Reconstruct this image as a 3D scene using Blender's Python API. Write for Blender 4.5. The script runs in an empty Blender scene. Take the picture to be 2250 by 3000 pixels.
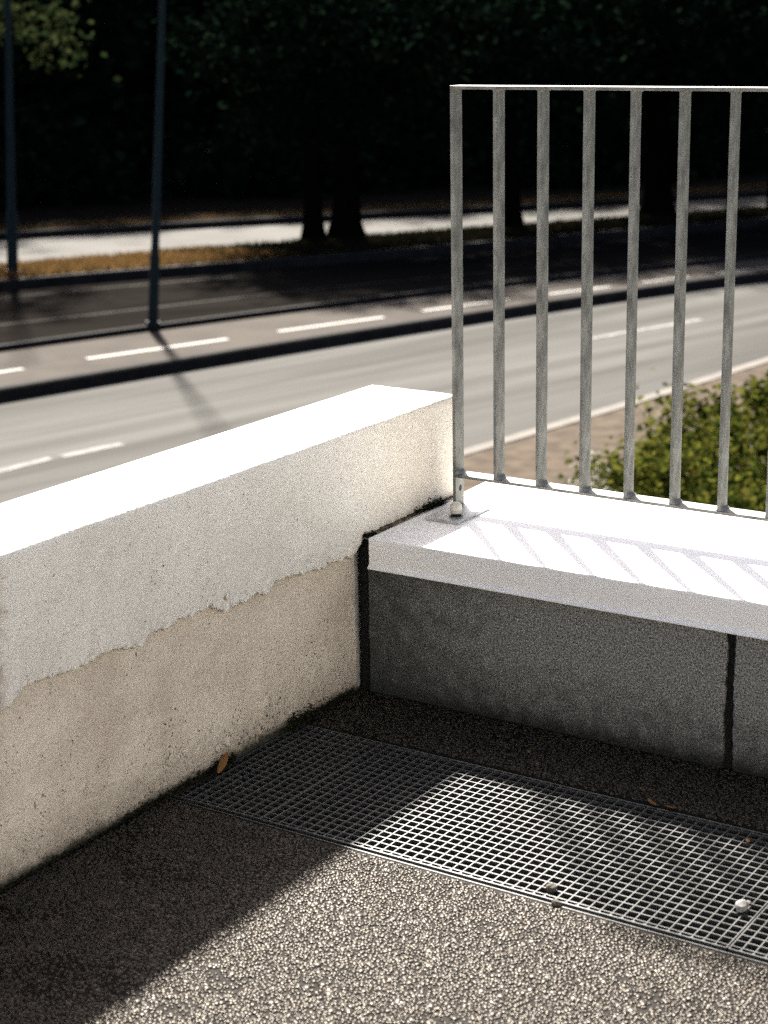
import bpy, bmesh, math, random
import numpy as np
from mathutils import Vector, Matrix

random.seed(7)
rng = np.random.default_rng(11)
scene = bpy.context.scene
C = scene.collection

# ------------------------------------------------------------------ camera
YAW, PITCH, ROLL = 0.5814, 0.27, -0.0182
fw = Vector((-math.sin(YAW) * math.cos(PITCH), math.cos(YAW) * math.cos(PITCH), -math.sin(PITCH)))
rt = Vector((math.cos(YAW), math.sin(YAW), 0))
up = rt.cross(fw)
c_, s_ = math.cos(ROLL), math.sin(ROLL)
r2, u2 = c_ * rt + s_ * up, -s_ * rt + c_ * up
cam_d = bpy.data.cameras.new('camera')
cam = bpy.data.objects.new('camera', cam_d)
C.objects.link(cam)
m = Matrix((r2, u2, -fw)).transposed().to_4x4()
m.translation = Vector((2.2674, -3.3322, 1.5532))
cam.matrix_world = m
cam_d.sensor_fit = 'VERTICAL'
cam_d.sensor_height = 36.0
cam_d.lens = 5264.68 / 3000 * 36.0
cam_d.clip_start, cam_d.clip_end = 0.1, 2000
cam_d.dof.use_dof = True
cam_d.dof.focus_distance = 4.0
cam_d.dof.aperture_fstop = 4.6
scene.camera = cam

# ------------------------------------------------------------------ light
SUN = Vector((-0.695, 0.757, 1.0)).normalized()
world = bpy.data.worlds.new('World')
scene.world = world
world.use_nodes = True
nt = world.node_tree
nt.nodes.clear()
sky = nt.nodes.new('ShaderNodeTexSky')
sky.sky_type = 'NISHITA'
sky.sun_disc = False
sky.sun_elevation = math.asin(SUN.z)
sky.sun_rotation = math.atan2(SUN.x, SUN.y)
sky.air_density = 0.4
sky.dust_density = 3.0
sky.ozone_density = 1.0
bg = nt.nodes.new('ShaderNodeBackground')
bg.inputs['Strength'].default_value = 0.055
wo = nt.nodes.new('ShaderNodeOutputWorld')
nt.links.new(sky.outputs[0], bg.inputs[0])
nt.links.new(bg.outputs[0], wo.inputs[0])
sun_d = bpy.data.lights.new('sun', 'SUN')
sun_d.energy = 5.0
sun_d.angle = math.radians(2.8)
sun_d.color = (1.0, 0.94, 0.85)
sun = bpy.data.objects.new('sun', sun_d)
C.objects.link(sun)
sun.rotation_euler = (-SUN).to_track_quat('-Z', 'Y').to_euler()
sun.location = (-20, 20, 30)

scene.view_settings.view_transform = 'Standard'
scene.view_settings.look = 'None'
scene.view_settings.gamma = 1.0
scene.view_settings.use_curve_mapping = False
scene.view_settings.exposure = 2.3
scene.cycles.max_bounces = 8
scene.cycles.use_adaptive_sampling = False
scene.cycles.sample_clamp_indirect = 6.0
scene.cycles.use_denoising = False

# ------------------------------------------------------------------ helpers
def link(o, parent=None):
    C.objects.link(o)
    if parent is not None:
        o.parent = parent
    return o

def tag(o, label=None, cat=None, group=None, kind=None):
    if label: o['label'] = label
    if cat: o['category'] = cat
    if group: o['group'] = group
    if kind: o['kind'] = kind
    return o

def empty(name, loc=(0, 0, 0), rz=0.0):
    o = bpy.data.objects.new(name, None)
    o.location = loc
    o.rotation_euler = (0, 0, rz)
    o.empty_display_size = 0.1
    return link(o)

def mesh_obj(name, verts, faces, mat, parent=None, smooth=False, mats=None):
    me = bpy.data.meshes.new(name)
    me.from_pydata([tuple(v) for v in verts], [], faces)
    me.update()
    for mm in (mats or [mat]):
        me.materials.append(mm)
    if smooth:
        me.polygons.foreach_set('use_smooth', [True] * len(me.polygons))
    return link(bpy.data.objects.new(name, me), parent)

class MB:
    """collects shapes into one mesh"""
    def __init__(self): self.v, self.f = [], []
    def add(self, v, f):
        n = len(self.v)
        self.v += [tuple(a) for a in v]
        self.f += [tuple(n + i for i in q) for q in f]
        return self
    def box(self, a, b):
        x0, y0, z0 = a; x1, y1, z1 = b
        return self.add([(x0, y0, z0), (x1, y0, z0), (x1, y1, z0), (x0, y1, z0), (x0, y0, z1), (x1, y0, z1), (x1, y1, z1), (x0, y1, z1)],
                        [(0, 3, 2, 1), (4, 5, 6, 7), (0, 1, 5, 4), (1, 2, 6, 5), (2, 3, 7, 6), (3, 0, 4, 7)])
    def tube(self, pts, rad, n=12, cap=True):
        pts = [Vector(p) for p in pts]
        base = len(self.v)
        for i, p in enumerate(pts):
            t = (pts[min(i + 1, len(pts) - 1)] - pts[max(i - 1, 0)]).normalized()
            a = t.cross(Vector((0, 1, 0.01)) if abs(t.y) < .9 else Vector((1, 0, 0))).normalized()
            b = t.cross(a)
            r = rad[i] if isinstance(rad, (list, tuple)) else rad
            for k in range(n):
                q = 2 * math.pi * k / n
                self.v.append(tuple(p + r * (math.cos(q) * a + math.sin(q) * b)))
        for i in range(len(pts) - 1):
            for k in range(n):
                k2 = (k + 1) % n
                self.f.append((base + i * n + k, base + i * n + k2, base + (i + 1) * n + k2, base + (i + 1) * n + k))
        if cap:
            self.f.append(tuple(base + k for k in range(n))[::-1])
            self.f.append(tuple(base + (len(pts) - 1) * n + k for k in range(n)))
        return self
    def obj(self, name, mat, parent=None, smooth=False, bevel=0):
        o = mesh_obj(name, self.v, self.f, mat, parent, smooth)
        bm = bmesh.new(); bm.from_mesh(o.data)
        bmesh.ops.recalc_face_normals(bm, faces=bm.faces)
        if bevel:
            bmesh.ops.bevel(bm, geom=[e for e in bm.edges if len(e.link_faces) == 2 and e.calc_face_angle(0) > 0.6],
                            offset=bevel, segments=2, affect='EDGES', profile=0.5)
        bm.to_mesh(o.data); bm.free()
        return o

# ------------------------------------------------------------------ materials
def material(name, c1, c2=None, scale=8.0, rough=0.6, detail=6.0, bump=0.0, bump_scale=60.0, spec=0.5, metal=0.0,
             lo=0.35, hi=0.65, specks=None, rough2=None, stretch=None, bump2=None, rot=0.0):
    """principled with a noise mix of two own colours, fine bump and optional small specks (colour, scale, threshold, z falloff)"""
    mt = bpy.data.materials.new(name)
    mt.use_nodes = True
    n = mt.node_tree.nodes; l = mt.node_tree.links
    p = n['Principled BSDF']
    p.inputs['Roughness'].default_value = rough
    p.inputs['Metallic'].default_value = metal
    p.inputs['Specular IOR Level'].default_value = spec
    tc = n.new('ShaderNodeTexCoord')
    vec = tc.outputs['Object']
    if stretch:
        if rot:
            mr0 = n.new('ShaderNodeMapping'); mr0.inputs['Rotation'].default_value = (0, 0, rot)
            l.new(vec, mr0.inputs['Vector']); vec = mr0.outputs['Vector']
        mp = n.new('ShaderNodeMapping'); mp.inputs['Scale'].default_value = stretch
        l.new(vec, mp.inputs['Vector']); vec = mp.outputs['Vector']
    nz = n.new('ShaderNodeTexNoise'); nz.inputs['Scale'].default_value = scale; nz.inputs['Detail'].default_value = detail
    nz.inputs['Roughness'].default_value = 0.6
    l.new(vec, nz.inputs['Vector'])
    mr = n.new('ShaderNodeMapRange'); mr.inputs['From Min'].default_value = lo; mr.inputs['From Max'].default_value = hi
    l.new(nz.outputs['Fac'], mr.inputs['Value'])
    mx = n.new('ShaderNodeMix'); mx.data_type = 'RGBA'
    mx.inputs[6].default_value = (*c1, 1); mx.inputs[7].default_value = (*(c2 or c1), 1)
    l.new(mr.outputs[0], mx.inputs[0])
    col = mx.outputs[2]
    if rough2 is not None:
        rr = n.new('ShaderNodeMapRange'); rr.inputs['To Min'].default_value = rough; rr.inputs['To Max'].default_value = rough2
        l.new(mr.outputs[0], rr.inputs['Value']); l.new(rr.outputs[0], p.inputs['Roughness'])
    for sp in (specks or []):
        scol, ssc, thr, zfall = sp[:4]
        vo = n.new('ShaderNodeTexVoronoi'); vo.inputs['Scale'].default_value = ssc
        dn = n.new('ShaderNodeTexNoise'); dn.inputs['Scale'].default_value = ssc * 1.1; dn.inputs['Detail'].default_value = 2
        l.new(tc.outputs['Object'], dn.inputs['Vector'])
        dv = n.new('ShaderNodeVectorMath'); dv.operation = 'MULTIPLY_ADD'; dv.inputs[1].default_value = (1.1 / ssc,) * 3
        l.new(dn.outputs['Color'], dv.inputs[0]); l.new(tc.outputs['Object'], dv.inputs[2])
        l.new(dv.outputs[0], vo.inputs['Vector'])
        n2 = n.new('ShaderNodeTexNoise'); n2.inputs['Scale'].default_value = ssc * 0.12; n2.inputs['Detail'].default_value = 3
        l.new(tc.outputs['Object'], n2.inputs['Vector'])
        # threshold radius varies with a patch noise (and with height above the ground for splash dirt)
        ml = n.new('ShaderNodeMath'); ml.operation = 'MULTIPLY'; ml.inputs[1].default_value = thr * 2
        pw = n.new('ShaderNodeMath'); pw.operation = 'POWER'; pw.inputs[1].default_value = 2.2
        l.new(n2.outputs['Fac'], pw.inputs[0]); l.new(pw.outputs[0], ml.inputs[0])
        t = ml.outputs[0]
        if zfall:
            sx = n.new('ShaderNodeSeparateXYZ'); l.new(tc.outputs['Object'], sx.inputs[0])
            z = n.new('ShaderNodeMapRange'); z.inputs['From Min'].default_value = zfall[0]; z.inputs['From Max'].default_value = zfall[1]
            z.inputs['To Min'].default_value = zfall[2]; z.inputs['To Max'].default_value = zfall[3]
            l.new(sx.outputs['Z'], z.inputs['Value'])
            m2 = n.new('ShaderNodeMath'); m2.operation = 'MULTIPLY'
            l.new(t, m2.inputs[0]); l.new(z.outputs[0], m2.inputs[1]); t = m2.outputs[0]
        lt = n.new('ShaderNodeMath'); lt.operation = 'LESS_THAN'
        l.new(vo.outputs['Distance'], lt.inputs[0]); l.new(t, lt.inputs[1])
        m3 = n.new('ShaderNodeMix'); m3.data_type = 'RGBA'; m3.inputs[7].default_value = (*scol, 1)
        l.new(lt.outputs[0], m3.inputs[0]); l.new(col, m3.inputs[6]); col = m3.outputs[2]
    l.new(col, p.inputs['Base Color'])
    if bump:
        b = n.new('ShaderNodeTexNoise'); b.inputs['Scale'].default_value = bump_scale; b.inputs['Detail'].default_value = 8
        l.new(vec, b.inputs['Vector'])
        h = b.outputs['Fac']
        if bump2:
            b2 = n.new('ShaderNodeTexNoise'); b2.inputs['Scale'].default_value = bump2; b2.inputs['Detail'].default_value = 3
            l.new(vec, b2.inputs['Vector'])
            ad = n.new('ShaderNodeMath'); ad.operation = 'MULTIPLY_ADD'; ad.inputs[1].default_value = 3.0
            l.new(b2.outputs['Fac'], ad.inputs[0]); l.new(h, ad.inputs[2]); h = ad.outputs[0]
        bp = n.new('ShaderNodeBump'); bp.inputs['Strength'].default_value = 1.0; bp.inputs['Distance'].default_value = bump
        l.new(h, bp.inputs['Height']); l.new(bp.outputs[0], p.inputs['Normal'])
    return mt

def stain(mt, colour, z0, z1, scale, amount=1.0, axis='Z', seed=0.0):
    """a ragged dirt or algae stain of its own shape between two heights (full at z0, gone at z1)"""
    n = mt.node_tree.nodes; l = mt.node_tree.links
    p = n['Principled BSDF']
    src = p.inputs['Base Color'].links[0].from_socket
    tc = n.new('ShaderNodeTexCoord'); sx = n.new('ShaderNodeSeparateXYZ'); l.new(tc.outputs['Object'], sx.inputs[0])
    nz = n.new('ShaderNodeTexNoise'); nz.inputs['Scale'].default_value = scale; nz.inputs['Detail'].default_value = 9
    nz.inputs['Roughness'].default_value = 0.7
    mp = n.new('ShaderNodeMapping'); mp.inputs['Location'].default_value = (seed, seed, seed)
    l.new(tc.outputs['Object'], mp.inputs[0]); l.new(mp.outputs[0], nz.inputs['Vector'])
    g = n.new('ShaderNodeMapRange'); g.inputs['From Min'].default_value = z0; g.inputs['From Max'].default_value = z1
    g.inputs['To Min'].default_value = 0.55; g.inputs['To Max'].default_value = -0.45
    g.clamp = False
    l.new(sx.outputs[axis], g.inputs['Value'])
    ad = n.new('ShaderNodeMath'); ad.operation = 'ADD'; l.new(g.outputs[0], ad.inputs[0]); l.new(nz.outputs['Fac'], ad.inputs[1])
    mr = n.new('ShaderNodeMapRange'); mr.inputs['From Min'].default_value = 0.40; mr.inputs['From Max'].default_value = 0.85
    mr.inputs['To Max'].default_value = amount
    l.new(ad.outputs[0], mr.inputs['Value'])
    mx = n.new('ShaderNodeMix'); mx.data_type = 'RGBA'; mx.inputs[7].default_value = (*colour, 1)
    l.new(mr.outputs[0], mx.inputs[0]); l.new(src, mx.inputs[6]); l.new(mx.outputs[2], p.inputs['Base Color'])
    return mt

def leaf_material(name, cols, trans=0.35, rough=0.5):
    mt = bpy.data.materials.new(name); mt.use_nodes = True
    n = mt.node_tree.nodes; l = mt.node_tree.links
    p = n['Principled BSDF']; out = n['Material Output']
    g = n.new('ShaderNodeNewGeometry')
    cr = n.new('ShaderNodeValToRGB')
    while len(cr.color_ramp.elements) < len(cols): cr.color_ramp.elements.new(0.5)
    for i, cc in enumerate(cols):
        cr.color_ramp.elements[i].position = i / max(1, len(cols) - 1); cr.color_ramp.elements[i].color = (*cc, 1)
    l.new(g.outputs['Random Per Island'], cr.inputs[0])
    l.new(cr.outputs[0], p.inputs['Base Color'])
    p.inputs['Roughness'].default_value = 0.9; p.inputs['Specular IOR Level'].default_value = 0.0
    t = n.new('ShaderNodeBsdfTranslucent'); l.new(cr.outputs[0], t.inputs[0])
    ms = n.new('ShaderNodeMixShader'); ms.inputs[0].default_value = trans
    l.new(p.outputs[0], ms.inputs[1]); l.new(t.outputs[0], ms.inputs[2]); l.new(ms.outputs[0], out.inputs[0])
    return mt

def island_material(name, cols, rough=0.5, spec=0.5, bump=0.0, bump_scale=300):
    mt = bpy.data.materials.new(name); mt.use_nodes = True
    n = mt.node_tree.nodes; l = mt.node_tree.links
    p = n['Principled BSDF']
    g = n.new('ShaderNodeNewGeometry')
    cr = n.new('ShaderNodeValToRGB')
    while len(cr.color_ramp.elements) < len(cols): cr.color_ramp.elements.new(0.5)
    for i, cc in enumerate(cols):
        cr.color_ramp.elements[i].position = i / max(1, len(cols) - 1); cr.color_ramp.elements[i].color = (*cc, 1)
    l.new(g.outputs['Random Per Island'], cr.inputs[0]); l.new(cr.outputs[0], p.inputs['Base Color'])
    p.inputs['Roughness'].default_value = rough; p.inputs['Specular IOR Level'].default_value = spec
    p.inputs['Specular Tint'].default_value = (1, .92, .80, 1)
    if bump:
        tc = n.new('ShaderNodeTexCoord')
        b = n.new('ShaderNodeTexNoise'); b.inputs['Scale'].default_value = bump_scale; b.inputs['Detail'].default_value = 4
        l.new(tc.outputs['Object'], b.inputs['Vector'])
        bp = n.new('ShaderNodeBump'); bp.inputs['Strength'].default_value = 1.0; bp.inputs['Distance'].default_value = bump
        l.new(b.outputs['Fac'], bp.inputs['Height']); l.new(bp.outputs[0], p.inputs['Normal'])
    return mt

PIT = (0.06, 0.05, 0.04)
M_plaster = material('white_plaster', (0.73, 0.70, 0.64), (0.81, 0.79, 0.735), 5, 0.85, bump=0.0022, bump_scale=140, spec=0.2, bump2=22,
                     specks=[((0.16, 0.13, 0.10), 75, 0.20, None), ((0.36, 0.27, 0.18), 34, 0.16, None), ((0.20, 0.17, 0.13), 160, 0.22, None)])
M_wall = material('wall_render', (0.58, 0.51, 0.42), (0.72, 0.65, 0.55), 6, 0.9, bump=0.0018, bump_scale=160, spec=0.2, bump2=30,
                  specks=[(PIT, 80, 0.24, (0, 0.4, 1.2, 0.8)), ((0.10, 0.085, 0.065), 170, 0.30, (0.0, 0.3, 1.6, 0.6)), ((0.05, 0.045, 0.035), 70, 0.42, (0.0, 0.10, 1.5, 0.0))])
stain(M_wall, (0.20, 0.17, 0.13), 0.0, 0.16, 55, 0.5)
stain(M_wall, (0.022, 0.024, 0.018), 0.0, 0.045, 22, 0.95, seed=3.0)
stain(M_plaster, (0.36, 0.26, 0.16), 0.42, -0.36, 95, 0.32, axis='Y', seed=7.0)
stain(M_plaster, (0.30, 0.21, 0.13), -1.24, -1.10, 38, 0.85, axis='Y', seed=2.0)
M_broken = material('broken_plaster', (0.55, 0.50, 0.43), (0.68, 0.64, 0.58), 30, 0.95, bump=0.003, bump_scale=220, spec=0.1)
M_stucco = material('grey_stucco', (0.03, 0.031, 0.031), (0.37, 0.37, 0.355), 230, 0.95, detail=2, bump=0.003, bump_scale=330, spec=0.15, lo=0.3, hi=0.7)
stain(M_stucco, (0.03, 0.032, 0.03), -0.05, 0.28, 26, 0.75)
stain(M_stucco, (0.012, 0.013, 0.012), -0.01, 0.07, 30, 0.9, seed=5.0)
stain(M_stucco, (0.03, 0.033, 0.032), -0.15, 0.75, 22, 0.8, axis='X', seed=9.0)
M_black = material('black_sealant_and_gap_shade', (0.006, 0.006, 0.006), (0.012, 0.012, 0.011), 60, 0.8, bump=0.004, bump_scale=150, spec=0.2)
M_seal = material('grey_sealant', (0.16, 0.17, 0.16), (0.26, 0.26, 0.24), 40, 0.8, bump=0.002, bump_scale=180)
M_coping = material('coated_sheet_metal', (0.80, 0.795, 0.775), (0.85, 0.845, 0.825), 4, 0.38, bump=0.0002, bump_scale=30, spec=0.5)
M_zinc = material('galvanised_steel', (0.10, 0.103, 0.095), (0.26, 0.265, 0.245), 26, 0.55, bump=0.0004, bump_scale=160, metal=0.35, rough2=0.65,
                  stretch=(1, 1, 0.55), lo=0.33, hi=0.67, detail=9, specks=[((0.07, 0.07, 0.065), 130, 0.24, None)])
M_grate = material('galvanised_grating', (0.03, 0.033, 0.033), (0.055, 0.055, 0.053), 30, 0.39, metal=0.0, spec=0.75, bump=0.0003, bump_scale=200)
M_cap = material('nut_cap_plastic', (0.42, 0.40, 0.36), (0.48, 0.46, 0.41), 30, 0.45)
M_tar = material('bitumen_floor', (0.003, 0.0024, 0.002), (0.014, 0.011, 0.008), 240, 0.6, bump=0.003, bump_scale=330, spec=0.09, detail=3)
M_stone = island_material('aggregate_stones', [(0.004, 0.003, 0.002), (0.010, 0.0075, 0.005), (0.022, 0.0165, 0.011), (0.007, 0.005, 0.0035), (0.038, 0.029, 0.02)], 0.40, 0.47, 0.00005, 420)
M_pit = material('drain_concrete', (0.012, 0.013, 0.013), (0.022, 0.022, 0.021), 12, 0.9, bump=0.003, bump_scale=60)
M_road = material('road_asphalt', (0.035, 0.034, 0.0305), (0.068, 0.067, 0.062), 0.8, 0.85, bump=0.003, bump_scale=55, spec=0.06, stretch=(2.2, 0.12, 1), lo=0.38, hi=0.62, detail=3, rot=0.24)
M_cycle = material('cycle_path_asphalt', (0.042, 0.036, 0.031), (0.056, 0.049, 0.042), 1.5, 0.9, bump=0.004, bump_scale=60, spec=0.05)
M_lane = material('asphalt_painted_shade', (0.008, 0.0072, 0.0064), (0.015, 0.0135, 0.012), 1.3, 0.9, bump=0.004, bump_scale=60, spec=0.0, stretch=(3, 0.15, 1), rot=0.5)  # carriageway colour darkened to stand in for the shade of the trees
M_far = material('pale_asphalt', (0.072, 0.070, 0.064), (0.092, 0.089, 0.083), 1.0, 0.85, bump=0.004, bump_scale=50, spec=0.06)
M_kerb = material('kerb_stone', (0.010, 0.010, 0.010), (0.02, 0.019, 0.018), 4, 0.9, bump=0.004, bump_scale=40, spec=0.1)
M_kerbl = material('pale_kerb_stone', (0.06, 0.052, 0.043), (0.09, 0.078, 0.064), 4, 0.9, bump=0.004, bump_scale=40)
M_paint = material('road_paint', (0.085, 0.08, 0.07), (0.13, 0.125, 0.112), 9, 0.7, bump=0.003, bump_scale=60)
M_oldpaint = material('worn_road_paint', (0.02, 0.019, 0.017), (0.15, 0.148, 0.14), 6, 0.85, bump=0.005, bump_scale=55, stretch=(3, 0.6, 1))
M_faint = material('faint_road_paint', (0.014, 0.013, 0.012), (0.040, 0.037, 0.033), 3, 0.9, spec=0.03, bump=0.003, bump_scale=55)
M_earth = material('dry_earth', (0.034, 0.024, 0.016), (0.068, 0.052, 0.036), 4.5, 0.95, bump=0.004, bump_scale=40, spec=0.1)
M_litter_and_shade = material('litter_and_painted_shade', (0.003, 0.0028, 0.002), (0.007, 0.0055, 0.004), 2.5, 1.0, bump=0.04, bump_scale=12, spec=0.05)  # woodland litter, also the dark colour painted as shade on the verge
M_ground = material('far_ground', (0.05, 0.06, 0.03), (0.08, 0.085, 0.045), 0.3, 1.0, spec=0.05)
M_pole = material('painted_pole', (0.006, 0.015, 0.0165), (0.009, 0.019, 0.0205), 8, 0.6, spec=0.12, bump=0.001, bump_scale=30)
M_bark = material('bark', (0.0022, 0.002, 0.0018), (0.004, 0.0036, 0.003), 9, 0.95, bump=0.03, bump_scale=14, stretch=(1, 1, 0.25), spec=0.0)
M_drygrass = leaf_material('dry_grass', [(0.13, 0.072, 0.026), (0.17, 0.10, 0.04), (0.09, 0.064, 0.022)], 0.3)
M_grass_painted_shade = leaf_material('grass_painted_shade', [(0.006, 0.008, 0.004), (0.012, 0.013, 0.007), (0.030, 0.021, 0.009)], 0.1)  # dark copy of the verge grass, tree shade put into the colour
M_leaf_dark = leaf_material('dark_leaves', [(0.003, 0.007, 0.005), (0.006, 0.012, 0.007), (0.010, 0.018, 0.009)], 0.03)
M_leaf_tree = leaf_material('lime_tree_leaves', [(0.0018, 0.0045, 0.0034), (0.0035, 0.008, 0.005), (0.008, 0.014, 0.008)], 0.05)
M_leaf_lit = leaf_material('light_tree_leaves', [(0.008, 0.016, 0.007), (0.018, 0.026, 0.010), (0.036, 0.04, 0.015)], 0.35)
M_leaf_shrub = leaf_material('shrub_leaves', [(0.010, 0.018, 0.004), (0.035, 0.048, 0.008), (0.105, 0.108, 0.018), (0.05, 0.045, 0.010)], 0.36)
M_petal = leaf_material('white_petals', [(0.32, 0.32, 0.27), (0.22, 0.23, 0.18)], 0.3)
M_stem = leaf_material('weed_leaves', [(0.018, 0.03, 0.012), (0.03, 0.05, 0.02)], 0.15)
M_moss = leaf_material('moss', [(0.010, 0.012, 0.008), (0.02, 0.022, 0.014), (0.03, 0.026, 0.016)], 0.05)
M_dead = leaf_material('dead_leaf', [(0.22, 0.11, 0.045), (0.26, 0.14, 0.06)], 0.3)
M_pebble = material('white_pebble', (0.16, 0.155, 0.145), (0.28, 0.275, 0.26), 60, 0.7, bump=0.002, bump_scale=120)

# ------------------------------------------------------------------ the setting: terrain and roads
def curve(knots, n=260):
    k = np.array(sorted(knots), float)                       # (y, x)
    ys = np.linspace(k[0, 0], k[-1, 0], n)
    xs = np.interp(ys, k[:, 0], k[:, 1])
    w = np.ones(5) / 5
    xp = np.pad(xs, 2, mode='edge'); xs2 = np.convolve(xp, w, 'valid')
    xs2[:2] = xs[:2]; xs2[-2:] = xs[-2:]
    return np.stack([xs2, ys], 1)

def at(cv, y):
    return float(np.interp(y, cv[:, 1], cv[:, 0]))

def nrm(cv, y):
    d = Vector((at(cv, y + .5) - at(cv, y - .5), 1.0)).normalized()
    return Vector((-d.y, d.x))                               # points away from the camera side (to -x)

K1 = curve([(-40, -26.5), (0, -14.9), (10.6, -11.95), (14.1, -11.0), (17.2, -10.03), (19.5, -9.28), (21.5, -8.53), (23, -7.87), (30, -4.2), (45, 5), (90, 36)])
L2 = curve([(-40, -29.2), (0, -17.2), (12.34, -13.63), (15.89, -12.37), (18.94, -11.1), (21.68, -9.85), (23.5, -8.95), (30, -5.6), (45, 3.4), (90, 34.2)])
K3 = curve([(-40, -44), (0, -25), (15.74, -16.95), (17.76, -15.8), (19.11, -14.9), (22.21, -13.05), (24.06, -12.1), (28.25, -9.7), (40, -2.5), (60, 11), (90, 31)])
FN = curve([(-40, -46), (0, -27), (16.96, -18.18), (18.28, -17.5), (20.97, -16.1), (22.46, -15.2), (24.7, -13.8), (26.54, -12.65), (29.51, -10.5), (45, 0.5), (60, 10), (90, 29.8)])
FF = curve([(-40, -51), (0, -31.6), (19.4, -20.6), (21.43, -19.1), (23.34, -17.65), (26.05, -15.45), (28.35, -13.6), (31.84, -11.2), (45, -2), (60, 7.5), (90, 27)])
NE = curve([(-40, -11.5), (0, -7.6), (11.08, -6.12), (12.71, -5.88), (13.75, -5.72), (16.69, -5.38), (20, -4.9), (25, -3.6), (30, -1), (45, 8.5), (90, 40)])

def offs(cv, d):
    """offset a curve by d metres to the camera side (negative: away)"""
    t = np.gradient(cv, axis=0); t /= np.linalg.norm(t, axis=1)[:, None]
    o = cv + np.stack([t[:, 1], -t[:, 0]], 1) * d
    return o

def ribbon(name, a, b, za, zb, mat, parent=None, kind='structure'):
    n = len(a)
    v = [(x, y, za) for x, y in a] + [(x, y, zb) for x, y in b]
    f = [(i, n + i, n + i + 1, i + 1) for i in range(n - 1)]
    o = mesh_obj(name, v, f, mat, parent)
    bm = bmesh.new(); bm.from_mesh(o.data); bmesh.ops.recalc_face_normals(bm, faces=bm.faces); bm.to_mesh(o.data); bm.free()
    if kind: o['kind'] = kind
    return o

def profile_strip(name, cv, prof, mat, parent=None, kind='structure'):
    """a kerb: profile of (offset to the camera side, z) swept along a curve"""
    rows = [offs(cv, d) for d, z in prof]
    n = len(cv); v = []; f = []
    for r, (d, z) in zip(rows, prof):
        v += [(x, y, z) for x, y in r]
    for k in range(len(prof) - 1):
        for i in range(n - 1):
            f.append((k * n + i, k * n + i + 1, (k + 1) * n + i + 1, (k + 1) * n + i))
    o = mesh_obj(name, v, f, mat, parent)
    if kind: o['kind'] = kind
    return o

# ground out to the horizon
g = mesh_obj('ground', [(-900, -900, -2.62), (900, -900, -2.62), (900, 900, -2.62), (-900, 900, -2.62)], [(0, 1, 2, 3)], M_ground); tag(g, kind='structure')
road = ribbon('road', K1, NE, -2.5, -2.5, M_road)
cyc = ribbon('cycle_path', offs(L2, 0.0), offs(K1, -0.13), -2.352, -2.352, M_cycle)
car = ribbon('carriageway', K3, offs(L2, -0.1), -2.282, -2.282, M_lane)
vs = FN[:, 1] < 20.2
grass_base = ribbon('verge', offs(FN, 0.0)[vs], offs(K3, -0.12)[vs], -2.135, -2.135, M_earth)
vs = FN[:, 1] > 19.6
verge_painted_shade = ribbon('verge', offs(FN, 0.0)[vs], offs(K3, -0.12)[vs], -2.139, -2.139, M_litter_and_shade)  # tree shade on this stretch of verge is painted as dark ground
far = ribbon('far_road', FF, FN, -2.128, -2.128, M_far)
back_verge = ribbon('far_verge', offs(FF, -1.0), offs(FF, -0.12), -2.0, -2.0, M_litter_and_shade)
wood = ribbon('woodland_floor', offs(FF, -60), offs(FF, -1.0), -1.99, -2.0, M_litter_and_shade)
near = ribbon('earth_bank', offs(NE, 0.18), offs(NE, 16), -2.41, -2.41, M_earth)
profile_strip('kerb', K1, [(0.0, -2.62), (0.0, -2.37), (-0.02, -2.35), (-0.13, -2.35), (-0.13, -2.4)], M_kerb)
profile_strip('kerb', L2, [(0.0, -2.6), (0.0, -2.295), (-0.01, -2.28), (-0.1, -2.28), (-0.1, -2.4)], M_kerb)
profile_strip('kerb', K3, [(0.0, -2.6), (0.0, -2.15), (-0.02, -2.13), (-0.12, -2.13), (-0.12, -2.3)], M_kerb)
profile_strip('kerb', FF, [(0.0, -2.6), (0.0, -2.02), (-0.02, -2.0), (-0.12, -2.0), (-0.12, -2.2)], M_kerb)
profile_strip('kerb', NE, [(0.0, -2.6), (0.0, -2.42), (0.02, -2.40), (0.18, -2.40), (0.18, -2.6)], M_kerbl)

def mark(name, a, b, w, z, mat, parent):
    a, b = Vector(a), Vector(b); d = (b - a).normalized(); n = Vector((-d.y, d.x)) * w / 2
    o = mesh_obj(name, [(*(a - n), z), (*(b - n), z), (*(b + n), z), (*(a + n), z)], [(0, 1, 2, 3)], mat, parent)
    return o

for a, b in (((-13.24, 9.45), (-12.56, 11.63)), ((-12.32, 12.46), (-11.65, 14.33)), ((-11.41, 15.08), (-10.81, 16.65)), ((-10.62, 17.32), (-10.07, 18.75)),
             ((-9.8, 19.41), (-9.34, 20.49)), ((-9.1, 21.06), (-8.73, 21.93)), ((-8.5, 22.4), (-7.9, 23.6)), ((-7.5, 24.3), (-6.6, 25.9)), ((-14.1, 6.6), (-13.5, 8.6))):
    mark('lane_marking', a, b, 0.11, -2.347, M_paint, cyc)
# two faint continuous lines on the shaded carriageway
def line_strip(name, cv, d, y0, y1, w, z, mat, parent):
    a = offs(cv, d - w / 2); b = offs(cv, d + w / 2)
    s = (cv[:, 1] > y0) & (cv[:, 1] < y1)
    return ribbon(name, a[s], b[s], z, z, mat, parent, kind=None)
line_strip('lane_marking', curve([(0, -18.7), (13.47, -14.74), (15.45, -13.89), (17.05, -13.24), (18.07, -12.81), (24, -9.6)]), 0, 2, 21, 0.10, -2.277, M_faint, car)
line_strip('lane_marking', curve([(0, -22.5), (15.2, -16.45), (16.16, -16.0), (19, -14.4), (24, -11.6)]), 0, 2, 18.5, 0.10, -2.277, M_faint, car)
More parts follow.
